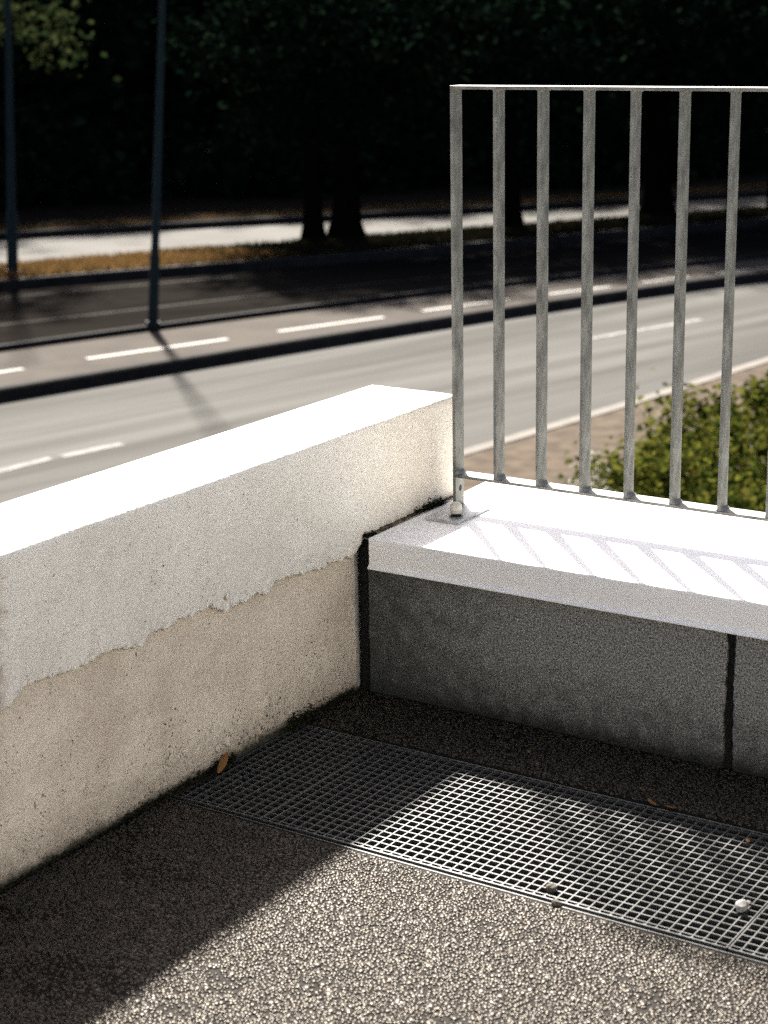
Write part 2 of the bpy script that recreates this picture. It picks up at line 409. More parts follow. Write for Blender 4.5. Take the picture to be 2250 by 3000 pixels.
# worn centre marks on the sunlit road
for a, b in (((-9.75, 8.0), (-9.62, 8.95)), ((-9.58, 9.05), (-9.42, 9.75)), ((-8.0, 17.2), (-7.35, 19.2)), ((-10.2, 4.5), (-9.9, 6.6))):
    mark('lane_marking', a, b, 0.13, -2.4955, M_oldpaint, road)

# dry grass on the verges (blades nobody could count)
def grass_patch(name, cva, cvb, y0, y1, n, h, z, mat):
    v = []; f = []
    for i in range(n):
        y = random.uniform(y0, y1); t = random.random()
        x = at(cva, y) * t + at(cvb, y) * (1 - t)
        a = random.uniform(0, 6.28); hh = h * random.uniform(.4, 1.2); w = 0.012 * random.uniform(.7, 1.6)
        lx, ly = random.uniform(-.6, .6) * hh, random.uniform(-.6, .6) * hh
        k = len(v)
        v += [(x - w * math.cos(a), y - w * math.sin(a), z), (x + w * math.cos(a), y + w * math.sin(a), z), (x + lx, y + ly, z + hh)]
        f.append((k, k + 1, k + 2))
    o = mesh_obj(name, v, f, mat); tag(o, kind='stuff')
    return o
tag(grass_patch('grass', offs(FN, 0.05), offs(K3, -0.16), 8, 20.0, 24000, 0.10, -2.135, M_drygrass),
    'dry orange-brown grass on the left part of the narrow verge', 'grass')
tag(grass_patch('grass', offs(FN, 0.05), offs(K3, -0.16), 19.2, 32, 26000, 0.09, -2.139, M_grass_painted_shade),
    'thin verge grass under the roadside trees, tree shade put into its colour', 'grass')
tag(grass_patch('grass', offs(FF, -0.2), offs(FF, -1.0), 12, 36, 5000, 0.06, -2.0, M_drygrass),
    'thin strip of dry grass beyond the far pale road', 'grass')


# ------------------------------------------------------------------ terrace: floor, drain trough
XF0, XF1 = 0.0, 5.2
floor = MB()
floor.box((XF0, -7.5, -0.3), (XF1, -0.722, 0.0))
floor.box((XF0, -0.234, -0.3), (XF1, -0.001, 0.0))
tag(floor.obj('terrace_floor', M_tar), kind='structure')
tr = MB()
tr.box((XF0, -0.7219, -0.32), (XF1, -0.2341, -0.3))
tr.box((XF0, -0.7219, -0.2999), (XF1, -0.714, -0.042)); tr.box((XF0, -0.242, -0.2999), (XF1, -0.2341, -0.042))
tag(tr.obj('drain_trough', M_pit), kind='structure')
base = MB(); base.box((0.02, -7.5, -2.7), (XF1, 0.6, -0.325))
tag(base.obj('terrace_base', M_pit), kind='structure')

from mathutils import noise as mn
def stones(name, x0, x1, y0, y1, pitch, rmin, rmax, hmax, keep, mat, label, zoff=0.0):
    nx, ny = int((x1 - x0) / pitch), int((y1 - y0) / pitch)
    gx, gy = np.meshgrid(np.arange(nx), np.arange(ny))
    gx = gx.ravel(); gy = gy.ravel()
    px = x0 + (gx + .5 + (gy % 2) * .5) * pitch + rng.uniform(-.42, .42, gx.size) * pitch
    py = y0 + (gy + .5) * pitch + rng.uniform(-.42, .42, gx.size) * pitch
    k = rng.random(gx.size) < keep
    k &= (px > x0 + .004) & (px < x1 - .004)
    # worn patches where chippings have broken out
    worn = np.array([mn.fractal(Vector((a * 7, b * 7, .3)), 1.0, 2.0, 4) for a, b in zip(px, py)])
    k &= rng.random(gx.size) > np.clip(worn * 2.0 - .5, 0, .45)
    px, py = px[k], py[k]; n = px.size
    R = rng.uniform(rmin, rmax, n) * rng.choice([.7, .9, 1, 1, 1.1, 1.3, 1.9], n, p=[.2, .2, .2, .2, .1, .07, .03])
    H = hmax * rng.choice([.35, .7, .85, .95, 1.0], n) * rng.uniform(.9, 1.05, n)
    asp = rng.uniform(.6, 1.0, n); rot = rng.uniform(0, np.pi, n)
    S = 6
    ang = np.arange(S) / S * 2 * np.pi
    V = np.zeros((n, 2 * S + 1, 3))
    tiltx, tilty = rng.normal(0, .045, n), rng.normal(0, .045, n)
    for lev, (rr, zz) in enumerate(((1.0, 0.0), (.88, .95))):
        rad = R[:, None] * rr * rng.uniform(.8, 1.15, (n, S))
        a = ang[None] + rng.uniform(-.3, .3, (n, S))
        lx, ly = rad * np.cos(a), rad * np.sin(a) * asp[:, None]
        X = lx * np.cos(rot)[:, None] - ly * np.sin(rot)[:, None]
        Y = lx * np.sin(rot)[:, None] + ly * np.cos(rot)[:, None]
        V[:, lev * S:(lev + 1) * S, 0] = px[:, None] + X
        V[:, lev * S:(lev + 1) * S, 1] = py[:, None] + Y
        V[:, lev * S:(lev + 1) * S, 2] = zoff + (H[:, None] * zz * rng.uniform(.9, 1.06, (n, S)) if zz else -0.0012) + (X * tiltx[:, None] + Y * tilty[:, None] if zz else 0)
    V[:, 2 * S, 0] = px; V[:, 2 * S, 1] = py; V[:, 2 * S, 2] = zoff + H
    tri = []
    for i in range(S):
        j = (i + 1) % S
        tri += [(i, j, S + j), (i, S + j, S + i), (S + i, S + j, 2 * S)]
    tri = np.array(tri)
    F = (tri[None] + (np.arange(n) * (2 * S + 1))[:, None, None]).reshape(-1, 3)
    me = bpy.data.meshes.new(name)
    me.vertices.add(n * (2 * S + 1)); me.vertices.foreach_set('co', V.reshape(-1).astype(np.float32))
    me.loops.add(F.size); me.loops.foreach_set('vertex_index', F.reshape(-1).astype(np.int32))
    me.polygons.add(len(F)); me.polygons.foreach_set('loop_start', (np.arange(len(F)) * 3).astype(np.int32))
    me.update(calc_edges=True); me.validate()
    me.materials.append(mat)
    o = link(bpy.data.objects.new(name, me)); tag(o, label, 'gravel', kind='stuff')
    return o
stones('gravel', 0.004, 1.75, -1.85, -0.724, 0.0062, 0.0033, 0.0058, 0.0020, 0.97, M_stone, 'worn pale stone chippings set in the dark terrace floor')
stones('gravel', 0.004, 1.75, -0.234, -0.002, 0.0070, 0.0032, 0.0056, 0.0022, 0.8, M_stone, 'dark stone chippings in the shaded floor strip below the parapet')

# ------------------------------------------------------------------ left wall with the torn plaster coat
H, YE, T, PX = 0.6446, 0.4206, 0.244, 0.023
wall = empty('plastered_wall', (-0.12, -0.8, 0.0))
tag(wall, 'low white plastered wall with a ragged torn plaster edge along its side', 'wall')
def put(o, parent):                                     # parent keeping world coordinates
    o.parent = parent; o.matrix_parent_inverse = Matrix.Translation(parent.location).inverted(); return o
body = MB()
nyb, nzb = 130, 30
ysb = np.linspace(-6, -0.0, nyb); zsb = np.linspace(-0.05, 0.5, nzb)
body.box((-T + .012, -6, -2.7), (-0.02, YE - .012, H - .02))
body.box((-0.02, -6, -0.3), (0.0, -0.0005, H - .02))
put(body.obj('wall_core', M_wall), wall)
edge = [(-6.0, 0.36), (-3.4, 0.365), (-2.3, .35), (-1.7, .372), (-1.4, .33), (-1.25, 0.335), (-1.177, 0.35), (-1.143, 0.36), (-1.119, 0.377), (-1.085, 0.378), (-1.023, 0.372), (-0.973, 0.367), (-0.927, 0.371), (-0.88, 0.375), (-0.821, 0.357), (-0.786, 0.358), (-0.763, 0.373), (-0.706, 0.37), (-0.676, 0.376), (-0.61, 0.371), (-0.571, 0.375), (-0.522, 0.348), (-0.486, 0.356), (-0.454, 0.347), (-0.421, 0.361), (-0.38, 0.346), (-0.337, 0.366), (-0.294, 0.362), (-0.233, 0.356), (-0.18, 0.347), (-0.143, 0.351), (-0.078, 0.347), (-0.03, 0.343), (-0.01, 0.369), (0.0, 0.380), (0.05, 0.384), (0.2, 0.384), (YE, 0.384)]
ey = np.array([e[0] for e in edge]); ez = np.array([e[1] for e in edge])
ycol = np.concatenate([np.linspace(-6, -1.6, 60)[:-1], np.linspace(-1.6, YE - .008, 640), [YE - .002, YE]])
from mathutils import noise as mn
def fbm(x, y, z, o=4): return mn.fractal(Vector((x, y, z)), 1.0, 2.0, o)
NR = 26
Vp = []; ncol = len(ycol)
for i, y in enumerate(ycol):
    e = float(np.interp(y, ey, ez)) + 0.0065 * fbm(y * 48, 3.1, 0, 6) * (1 if y < 0.0 else .2) + 0.0045 * fbm(y * 170, 9, 0, 3) * (1 if y < 0 else .2)
    ins = 0.007 if i == ncol - 1 else (0.002 if i == ncol - 2 else 0)
    prof = []
    thick = PX * (0.75 + 0.35 * abs(fbm(y * 14, 1, 0, 3)))
    prof.append((-0.004, e + 0.004))
    prof.append((thick * .55, e + 0.0005 + 0.0012 * fbm(y * 160, 4, 0, 2)))
    for k in range(NR):
        t = k / (NR - 1)
        z = e + 0.0025 + (H - 0.010 - e - 0.0025) * t ** 1.35
        near_e = math.exp(-(z - e) / 0.022)
        x = PX + 0.0016 * fbm(y * 7, z * 7, 0, 3) + near_e * (thick - PX + 0.005 * fbm(y * 45, z * 45, 2, 5)) + 0.0007 * fbm(y * 60, z * 60, 5, 3)
        prof.append((x - ins, z))
    wv = 0.0035 * fbm(y * 9, 7, 0, 4) + 0.0012 * fbm(y * 70, 7, 0, 3)
    prof += [(PX - 0.0022 - ins + wv * .4, H - 0.0045 - ins * .3), (PX - 0.008 - ins + wv * .4, H - 0.0008 - ins)]
    chip = 0.010 * fbm(y * 16, 12, 0, 5) + 0.006 * fbm(y * 90, 12, 0, 3)
    for t in (0.12, 0.28, 0.45, 0.6, 0.75, 0.88):
        xx = PX - 0.012 + (-T + 0.020 - PX) * t
        prof.append((xx, H - ins + 0.0022 * fbm(y * 8, xx * 8, 3, 4) + (0.0018 * fbm(y * 40, xx * 40, 8, 4) if t > .4 else 0.0004 * fbm(y * 40, xx * 40, 8, 3))))
    prof += [(-T + 0.012 + chip + ins, H - 0.003 - ins + chip * .35), (-T + 0.003 + chip + ins, H - 0.011 + chip * .5), (-T + ins, H - 0.03), (-T + ins, 0.30), (-T + .013, 0.30)]
    Vp.append([(x, y, z) for x, z in prof])
npf = len(Vp[0])
flat = [v for r in Vp for v in r]
fc = [(i * npf + k, i * npf + k + 1, (i + 1) * npf + k + 1, (i + 1) * npf + k) for i in range(ncol - 1) for k in range(npf - 1)]
fc.append(tuple((ncol - 1) * npf + k for k in range(npf)))
pl = mesh_obj('plaster_coat', flat, fc, M_plaster, smooth=True, mats=[M_plaster, M_broken])
bm = bmesh.new(); bm.from_mesh(pl.data); bmesh.ops.recalc_face_normals(bm, faces=bm.faces); bm.to_mesh(pl.data); bm.free()
mi = np.zeros(len(pl.data.polygons), np.int32)
for i in range(ncol - 1): mi[i * (npf - 1): i * (npf - 1) + 2] = 1
pl.data.polygons.foreach_set('material_index', mi)
put(pl, wall)
# flaked skins left hanging at the tear and at the foot of the wall
def flake(y, z, w, h, lift, x0):
    n = 9; v = [(x0 + lift, y, z)]
    ring = []
    for k in range(n):
        a = 2 * math.pi * k / n; r = random.uniform(.65, 1.15)
        ring.append((x0 + lift * random.uniform(.1, 1.3), y + w * r * math.cos(a), z + h * r * math.sin(a)))
    v += ring + [(x0 - .001, p[1], p[2]) for p in ring]
    f = [(0, 1 + k, 1 + (k + 1) % n) for k in range(n)] + [(1 + k, n + 1 + k, n + 1 + (k + 1) % n, 1 + (k + 1) % n) for k in range(n)]
    return mesh_obj('plaster_flake', v, f, M_wall)
for a in ((-0.50, 0.052, .035, .014, .006, 0), (-0.44, 0.036, .03, .012, .005, 0), (-0.60, 0.022, .045, .016, .006, 0), (-0.545, 0.05, .02, .01, .007, 0), (-0.385, 0.085, .018, .010, .004, 0)):
    put(flake(*a), wall)

# ------------------------------------------------------------------ parapet: two stucco panels, joint, metal coping
HC, O = 0.3864, 0.018
par = empty('stucco_parapet', (0.9, 0.3, 0.0))
tag(par, 'low dark grey stucco parapet under a white metal coping', 'parapet')
def panel(xa, xb, ja, jb):
    zs = np.linspace(-0.02, 0.372, 60); v = []
    for z in zs:
        l = xa + ja * (0.007 * fbm(z * 9, xa * 3, 1, 4) + .0025 * fbm(z * 60, xa, 1, 3))
        r = xb + jb * (0.007 * fbm(z * 9, xb * 3, 6, 4) + .0025 * fbm(z * 60, xb, 5, 3))
        v += [(l, 0.006, z), (l + .004, 0.0, z), (r - .004, 0.0, z), (r, 0.006, z), (r, 0.6, z), (l, 0.6, z)]
    f = []
    for i in range(len(zs) - 1):
        for k in range(6):
            f.append((i * 6 + k, i * 6 + (k + 1) % 6, (i + 1) * 6 + (k + 1) % 6, (i + 1) * 6 + k))
    f.append(tuple(range(6))[::-1]); f.append(tuple((len(zs) - 1) * 6 + k for k in range(6)))
    return put(mesh_obj('stucco_panel', v, f, M_stucco), par)
panel(0.027, 0.921, .5, 1.0)
panel(0.942, 2.9, 1.0, .8)
panel(2.922, 5.1, .8, .2)
j = MB(); j.box((0.915, 0.014, -0.02), (0.95, 0.3, 0.37)); put(j.obj('joint_sealant', M_black), par)
j = MB(); j.box((0.001, 0.006, -0.02), (0.032, 0.05, 0.3699)); put(j.obj('joint_sealant', M_black), par)
# old smear of grey sealant on the wall beside the corner joint
v = []; f = []
for i in range(40):
    z = 0.012 + i * 0.0085; w = 0.012 + .004 * fbm(z * 20, 3, 0, 3)
    v += [(0.0002, -0.001 - w, z), (0.0028, -0.002 - w * .7, z), (0.003, -0.003, z), (0.0002, -0.0008, z)]
    if i:
        b = (i - 1) * 4
        f += [(b + k, b + k + 1, b + k + 5, b + k + 4) for k in range(3)]
put(mesh_obj('sealant_smear', v, f, M_seal, smooth=True), wall)

v = []; f = []
for i in range(120):
    y = -0.012 + i * 0.0036
    for k, (x, z) in enumerate(((0.012, .384), (0.02, .3835), (0.028, .3815), (0.036, .380), (0.0455, .3795), (0.0455, .36))):
        v.append((x + .001 * fbm(y * 80, k, 1, 3), y + .002 * fbm(y * 90, k * 2.0, 4, 3), z + .0025 * fbm(y * 60, k * 1.3, 7, 4)))
    if i:
        b0_ = (i - 1) * 6
        f += [(b0_ + k, b0_ + k + 1, b0_ + k + 7, b0_ + k + 6) for k in range(5)]
put(mesh_obj('seam_filler', v, f, material('old_mortar', (0.05, 0.038, 0.026), (0.26, 0.21, 0.15), 40, 0.95, bump=0.002, bump_scale=150, spec=0.1), smooth=True), wall)

prof = [(0.610, 0.325), (0.6365, 0.322), (0.6365, HC - .004), (0.6325, HC - .0005), (0.628, HC), (0.3, HC), (0.0, HC), (-O + .0045, HC), (-O + .002, HC - .0006), (-O + .0005, HC - .0022), (-O, HC - .0048), (-O, HC - .062),
        (-O - .0075, HC - .070), (-O - .0075, HC - .0725), (-O + .0015, HC - .064), (0.0015, HC - .064)]
v = []; f = []
cols = np.linspace(0, 1, 60)
for i, t in enumerate(cols):
    for (y, z) in prof:
        xl = 0.045 if y < 0.36 else 0.045 - 0.027 * min(1, (y - .36) / .15)
        x = xl + (5.1 - xl) * t
        wob = 0.0016 * math.sin(x * 2.3 + .4) + 0.0006 * math.sin(x * 7.1)
        zz = z + (0.0008 * math.sin(x * 5.0) if 0.1 < y < .6 else 0)
        yy = y + (wob if y < -.01 else 0)
        if z < HC - .066 and y < 0: yy -= 0.004 * min(1.6, t * 3)
        v.append((x, yy, zz))
npq = len(prof)
for i in range(len(cols) - 1):
    for k in range(npq - 1):
        f.append((i * npq + k, i * npq + k + 1, (i + 1) * npq + k + 1, (i + 1) * npq + k))
f.append(tuple(range(npq)))
cp = mesh_obj('coping', v, f, M_coping, smooth=False)
bm = bmesh.new(); bm.from_mesh(cp.data); bmesh.ops.recalc_face_normals(bm, faces=bm.faces); bm.to_mesh(cp.data); bm.free()
for pg in cp.data.polygons: pg.use_smooth = len(pg.vertices) == 4
try:
    cp.data.set_sharp_from_angle(angle=math.radians(35))
except Exception: pass
put(cp, par)

# ------------------------------------------------------------------ unseen building added as bounce fill for shaded walls (behind and beside the camera)
M_fill_house = material('fill_house_render', (0.56, 0.545, 0.51), (0.62, 0.605, 0.57), 2, 0.9, bump=0.002, bump_scale=90, spec=0.2)
M_frame = material('window_frame', (0.5, 0.5, 0.48), None, 5, 0.5)
M_glass = material('window_glass', (0.02, 0.025, 0.03), None, 5, 0.08)
fill_house = empty('fill_house', (5.2, -7.5, 0)); tag(fill_house, 'unseen grey building added behind the camera to bounce light onto the terrace', 'fill_house')
q = MB(); q.box((-3.0, -14, -2.7), (11, -7.5, 3.1)); put(q.obj('wall', M_fill_house), fill_house)
q = MB(); q.box((5.2, -7.4995, -2.7), (11, 0.4, 3.1)); put(q.obj('wall', M_fill_house), fill_house)
q = MB(); q.box((-3.3, -14.2, 3.101), (11.2, -7.2, 3.3)); q.box((4.9, -7.199, 3.101), (11.2, 0.7, 3.3)); put(q.obj('roof', M_kerb), fill_house)
def window(c, along, w, h):
    x, y, z = c; fr_ = MB(); pa = MB(); t = .07
    def bx(m, a0, a1, z0, z1, d0, d1):
        if along == 'x': m.box((x + a0, y + d0, z + z0), (x + a1, y + d1, z + z1))
        else: m.box((x - d1, y + a0, z + z0), (x - d0, y + a1, z + z1))
    bx(fr_, -w/2, w/2, 0, t, .002, .05); bx(fr_, -w/2, w/2, h - t, h, .002, .05); bx(fr_, -w/2, -w/2 + t, t, h - t, .002, .05); bx(fr_, w/2 - t, w/2, t, h - t, .002, .05); bx(fr_, -.03, .03, t, h - t, .002, .045)
    bx(pa, -w/2 + t, w/2 - t, t, h - t, .003, .02)
    f_ = put(fr_.obj('window', M_frame), fill_house); p_ = pa.obj('pane', M_glass); p_.parent = f_; p_.matrix_parent_inverse = Matrix.Translation(fill_house.location).inverted() @ Matrix.Identity(4)
    p_.matrix_parent_inverse = f_.matrix_world.inverted() if False else Matrix.Identity(4)
window((-0.6, -7.5, 1.0), 'x', 1.1, 1.3); window((2.2, -7.5, 0.02), 'x', 1.2, 2.2); window((5.2, -2.6, 1.0), 'y', 1.0, 1.3)

# ------------------------------------------------------------------ steel railing of flat bars
XP, YR, SP = 0.0897, 0.3149, 0.114
rail = empty('steel_railing', (XP, YR, HC))
tag(rail, 'galvanised flat-bar railing standing on the white metal coping', 'railing')
NB = 41
b = MB(); b.box((XP - .004, YR - .022, 1.3857), (XP + NB * SP + .3, YR + .022, 1.3937)); put(b.obj('top_rail', M_zinc, bevel=.0012), rail)
b = MB(); b.box((XP + .004, YR - .022, 0.4674), (XP + NB * SP + .3, YR + .022, 0.4754)); put(b.obj('bottom_rail', M_zinc, bevel=.0012), rail)
def weld(p, sx):
    w = MB(); x, z = p
    w.add([(x, YR - .0205, z), (x + sx * .005, YR - .019, z), (x, YR - .019, z + .006),
           (x, YR + .0205, z), (x + sx * .011, YR + .018, z), (x, YR + .018, z + .007)],
          [(0, 1, 2), (3, 5, 4), (0, 3, 4, 1), (1, 4, 5, 2), (0, 2, 5, 3)])
    return w.obj('weld', M_zinc)
# end post with two drilled holes through its broad face
def holed_post():
    bm = bmesh.new()
    x0, x1, y0, y1, z0, z1 = XP - .004, XP + .004, YR - .02, YR + .02, HC + .008, 1.3857
    holes = [(YR + .002, 0.437), (YR + .001, 1.335)]
    R = .007; n = 14
    # build broad face polygons around the holes, mirrored on both sides, walls between
    def side(x):
        rows = [z0]
        for yc, zc in holes: rows += [zc - .02, zc + .02]
        rows.append(z1)
        cs = {}
        def vv(y, z):
            k = (round(y, 5), round(z, 5))
            if k not in cs: cs[k] = bm.verts.new((x, y, z))
            return cs[k]
        rims = []
        for i in range(len(rows) - 1):
            za, zb = rows[i], rows[i + 1]
            hole = [h for h in holes if abs((za + zb) / 2 - h[1]) < 1e-6]
            if not hole:
                bm.faces.new((vv(y0, za), vv(y1, za), vv(y1, zb), vv(y0, zb)))
            else:
                yc, zc = hole[0]
                sq = [(y1, zc), (y1, zb), (yc, zb), (y0, zb), (y0, zc), (y0, za), (yc, za), (y1, za)]
                ring = [bm.verts.new((x, yc + R * math.cos(a), zc + R * 1.15 * math.sin(a))) for a in [2 * math.pi * k / 8 for k in range(8)]]
                sv = [bm.verts.new((x, *q)) if q not in ((y1, zb), (y0, zb), (y0, za), (y1, za)) else vv(*q) for q in sq]
                for k in range(8):
                    bm.faces.new((sv[k], sv[(k + 1) % 8], ring[(k + 1) % 8], ring[k]))
                rims.append(ring)
        return rims
    ra, rb = side(x0), side(x1)
    for A, B in zip(ra, rb):
        for k in range(8): bm.faces.new((A[k], A[(k + 1) % 8], B[(k + 1) % 8], B[k]))
    for q in (((x0, y0, z0), (x1, y0, z0), (x1, y0, z1), (x0, y0, z1)), ((x0, y1, z0), (x1, y1, z0), (x1, y1, z1), (x0, y1, z1)), ((x0, y0, z0), (x1, y0, z0), (x1, y1, z0), (x0, y1, z0))):
        bm.faces.new([bm.verts.new(p) for p in q])
    bmesh.ops.remove_doubles(bm, verts=bm.verts, dist=1e-5)
    bmesh.ops.recalc_face_normals(bm, faces=bm.faces)
    me = bpy.data.meshes.new('post'); bm.to_mesh(me); bm.free(); me.materials.append(M_zinc)
    return link(bpy.data.objects.new('post', me))
put(holed_post(), rail)
bal = MB(); bal.box((-.0042, -.0215, 0.4755), (.0042, .0215, 1.3856))
b0 = bal.obj('baluster', M_zinc, bevel=.0012)
bars = []
for i in range(1, NB + 1):
    o = b0 if i == 1 else b0.copy()
    if i > 1: link(o)
    # each bar has its own slight twist and its own patch of zinc bloom
    o.location = (XP + i * SP + random.uniform(-.0012, .0012), YR, 0)
    o.rotation_euler = (0, 0, random.uniform(-.045, .045))
    bars.append(o); put(o, rail)
w0 = weld((0, 0), 1); w1 = None
w0.location = (XP + .004, 0, 0.4755); put(w0, rail)
for i in range(1, 9):
    for sx, zz, flip in ((1, 0.4755, 1),):
        o = w0.copy(); link(o); o.location = (XP + i * SP + .004, 0, 0.4755); put(o, rail)
    o = w0.copy(); link(o); o.location = (XP + i * SP - .004, 0, 0.4755); o.scale = (-.6, 1, .6); put(o, rail)
    o = w0.copy(); link(o); o.location = (XP + i * SP + .004, 0, 1.3856); o.scale = (.7, 1, -.7); put(o, rail)
    o = w0.copy(); link(o); o.location = (XP + i * SP - .004, 0, 1.3856); o.scale = (-.7, 1, -.7); put(o, rail)
pm = MB(); pm.box((XP - .012, 0.178, HC), (XP + .078, 0.335, HC + .008))
M_zinc2 = material('zinc_lightened', (0.34, 0.345, 0.345), (0.46, 0.465, 0.46), 40, 0.42, metal=0.2, bump=0.0003, bump_scale=160)  # plate zinc lightened in colour so its top looks brightly lit
bp = put(pm.obj('base_plate', M_zinc2, bevel=.0012), rail)
bx, by = XP + .052, 0.216
bo = MB()
bo.tube([(bx, by, HC + .0082), (bx, by, HC + .0105)], .0165, 20)
put(bo.obj('washer', M_zinc), rail)
bo = MB(); bo.tube([(bx, by, HC + .0106), (bx, by, HC + .0185)], .0135, 6)
put(bo.obj('nut', M_black), rail)
bo = MB()
bo.tube([(bx, by, HC + .0186), (bx, by, HC + .034), (bx, by, HC + .0395), (bx, by, HC + .0435), (bx, by, HC + .0455)], [.0148, .0142, .0125, .0085, .003], 18)
put(bo.obj('nut_cap', M_cap, smooth=True), rail)

# ------------------------------------------------------------------ drain gratings
GY0, GY1, PIT_ = -0.702, -0.2492, 1 / 45.0
def grating(x0, ncell, label):
    g = empty('drain_grating', (x0, GY0, 0.0)); tag(g, label, 'grating', 'steel gratings over the terrace drain')
    x1 = x0 + ncell * PIT_
    return g, x0, x1
bar_mesh = None; edge_mesh = None; cross_meshes = {}
def build_grating(x0, ncell, label, n0=0):
    global bar_mesh, edge_mesh
    g, xa, xb = grating(x0, ncell, label)
    L = GY1 - GY0
    gap = 0.0016
    if bar_mesh is None:
        q = MB(); q.box((-.0012, 0, -.030), (.0012, L, 0)); o = q.obj('bearing_bar', M_grate, bevel=.0004); bar_mesh = o.data; bpy.data.objects.remove(o)
    for i in range(ncell + 1):
        o = link(bpy.data.objects.new('bearing_bar', bar_mesh), g)
        xx = i * PIT_
        if i == 0: xx = gap
        if i == ncell: xx = ncell * PIT_ - gap
        o.location = (xx + (random.uniform(-.0006, .0006) if 0 < i < ncell else 0), 0.0, random.uniform(-.0006, 0))
        o.rotation_euler = (0, random.uniform(-.02, .02), 0)
    W = ncell * PIT_ - 2 * gap
    q = MB(); q.box((gap, -.0012, -.011), (gap + W, .0012, -.0004)); o = q.obj('cross_bar', M_grate); cm = o.data; bpy.data.objects.remove(o)
    ncr = 20
    for k in range(1, ncr + 1):
        o = link(bpy.data.objects.new('cross_bar', cm), g)
        o.location = (0, k * L / ncr - 0.0105 + random.uniform(-.0005, .0005), 0)
    for yy in (0.0, L):
        q = MB(); q.box((gap, yy - .0016, -.030), (gap + W, yy + .0016, .0003)); o = q.obj('border_bar', M_grate, bevel=.0005); o.parent = g
    # rounded weld beads where bars meet the border
    q = MB()
    for i in range(ncell + 1):
        for yy, s in ((0.0, 1), (L, -1)):
            for sx in (-1, 1):
                x = i * PIT_
                if not (gap < x + sx * .005 < gap + W): continue
                q.add([(x, yy + s * .0016, -.0003), (x + sx * .0052, yy + s * .0016, -.0003), (x, yy + s * .0062, -.0003), (x, yy + s * .0016, -.012), (x + sx * .0052, yy + s * .0016, -.012), (x, yy + s * .0062, -.012)],
                      [(0, 1, 2), (3, 5, 4), (1, 4, 5, 2)])
    o = q.obj('weld_bead', M_grate); o.parent = g; tag(o, kind='stuff')
    return g
build_grating(0.004, 10, 'short shaded piece of drain grating against the white wall')
build_grating(0.2263, 45, 'long middle drain grating partly in sunlight')
build_grating(1.2263 + .002, 45, 'drain grating cut off by the picture edge, beyond the joint')
fr = empty('drain_channel', (0, -0.714, 0)); tag(fr, 'thin steel angle rim along both edges of the drain under the gratings', 'drain')
q = MB(); q.box((0.003, -0.7205, -0.04), (XF1, -0.7180, 0.0012))
put(q.obj('front_rim', M_grate), fr)
q = MB(); q.box((0.003, -0.7179, -0.041), (XF1, -0.700, -0.0365)); put(q.obj('front_ledge', M_black), fr)  # ledge coloured black to paint in the deep shade of the gap
q = MB(); q.box((0.003, -0.2375, -0.04), (XF1, -0.2340, -0.002)); q.box((0.003, -0.252, -0.041), (XF1, -0.2375, -0.0365))
put(q.obj('back_rim', M_kerb), fr)

# ------------------------------------------------------------------ small things on the terrace
def rock(name, loc, r, mat, label, cat, group=None, sq=.7):
    bm = bmesh.new(); bmesh.ops.create_icosphere(bm, subdivisions=2, radius=1)
    s = random.uniform(0, 50)
    for v in bm.verts:
        d = 1 + .35 * fbm(v.co.x * 1.6 + s, v.co.y * 1.6, v.co.z * 1.6, 3)
        v.co = Vector((v.co.x * r * d * 1.15, v.co.y * r * d * .85, v.co.z * r * d * sq + r * sq * .8))
    me = bpy.data.meshes.new(name); bm.to_mesh(me); bm.free(); me.materials.append(mat)
    o = link(bpy.data.objects.new(name, me)); o.location = loc; o.rotation_euler = (0, 0, s)
    return tag(o, label, cat, group)
rock('pebble', (1.197, -0.562, 0), .0145, M_pebble, 'largest white pebble on the grating near its joint', 'pebble', 'pebbles on the drain grating')
rock('pebble', (1.196, -0.535, 0), .006, M_pebble, 'small white chip just behind the largest pebble', 'pebble', 'pebbles on the drain grating', .5)
rock('pebble', (1.285, -0.440, 0), .0125, M_pebble, 'white pebble beyond the grating joint at the picture edge', 'pebble', 'pebbles on the drain grating')
rock('pebble', (0.872, -0.672, 0), .0105, M_kerbl, 'grey pebble at the front edge of the middle grating', 'pebble', 'pebbles on the drain grating')
rock('pebble', (0.906, -0.7195, 0), .009, M_kerbl, 'grey pebble lying on the drain frame', 'pebble', 'pebbles on the drain grating')

def leaf_thing(loc, L, W, rz, tilt, label, mat=None, group='dead leaves on the terrace'):
    n = 8; v = []; f = []
    for i in range(n + 1):
        t = i / n; w = W * math.sin(math.pi * min(.98, t * .93 + .05)) ** .8
        z = .25 * L * (t - .5) ** 2
        v += [(-w / 2, t * L - L / 2, z + .12 * w), (0, t * L - L / 2, z), (w / 2, t * L - L / 2, z + .12 * w)]
        if i:
            b = (i - 1) * 3
            f += [(b, b + 1, b + 4, b + 3), (b + 1, b + 2, b + 5, b + 4)]
    o = mesh_obj('dead_leaf', v, f, mat or M_dead, smooth=True)
    md = o.modifiers.new('solid', 'SOLIDIFY'); md.thickness = .0006
    o.location = loc; o.rotation_euler = (tilt, .2, rz)
    return tag(o, label, 'leaf', group)
leaf_thing((0.028, -0.565, 0.026), .052, .017, .25, .75, 'long orange-brown dead leaf leaning on the wall foot')
leaf_thing((0.872, -0.242, 0.006), .030, .012, 1.0, .1, 'brown curled leaf at the back edge of the grating')
leaf_thing((0.915, -0.246, 0.007), .026, .012, 2.1, .2, 'second brown leaf beside the curled one behind the grating')
leaf_thing((1.102, -0.30, 0.003), .014, .008, .4, .1, 'small yellow leaf scrap on the far edge of the grating')
leaf_thing((0.531, -0.135, 0.004), .012, .006, .8, .1, 'tiny pale leaf scrap on the shaded floor strip')

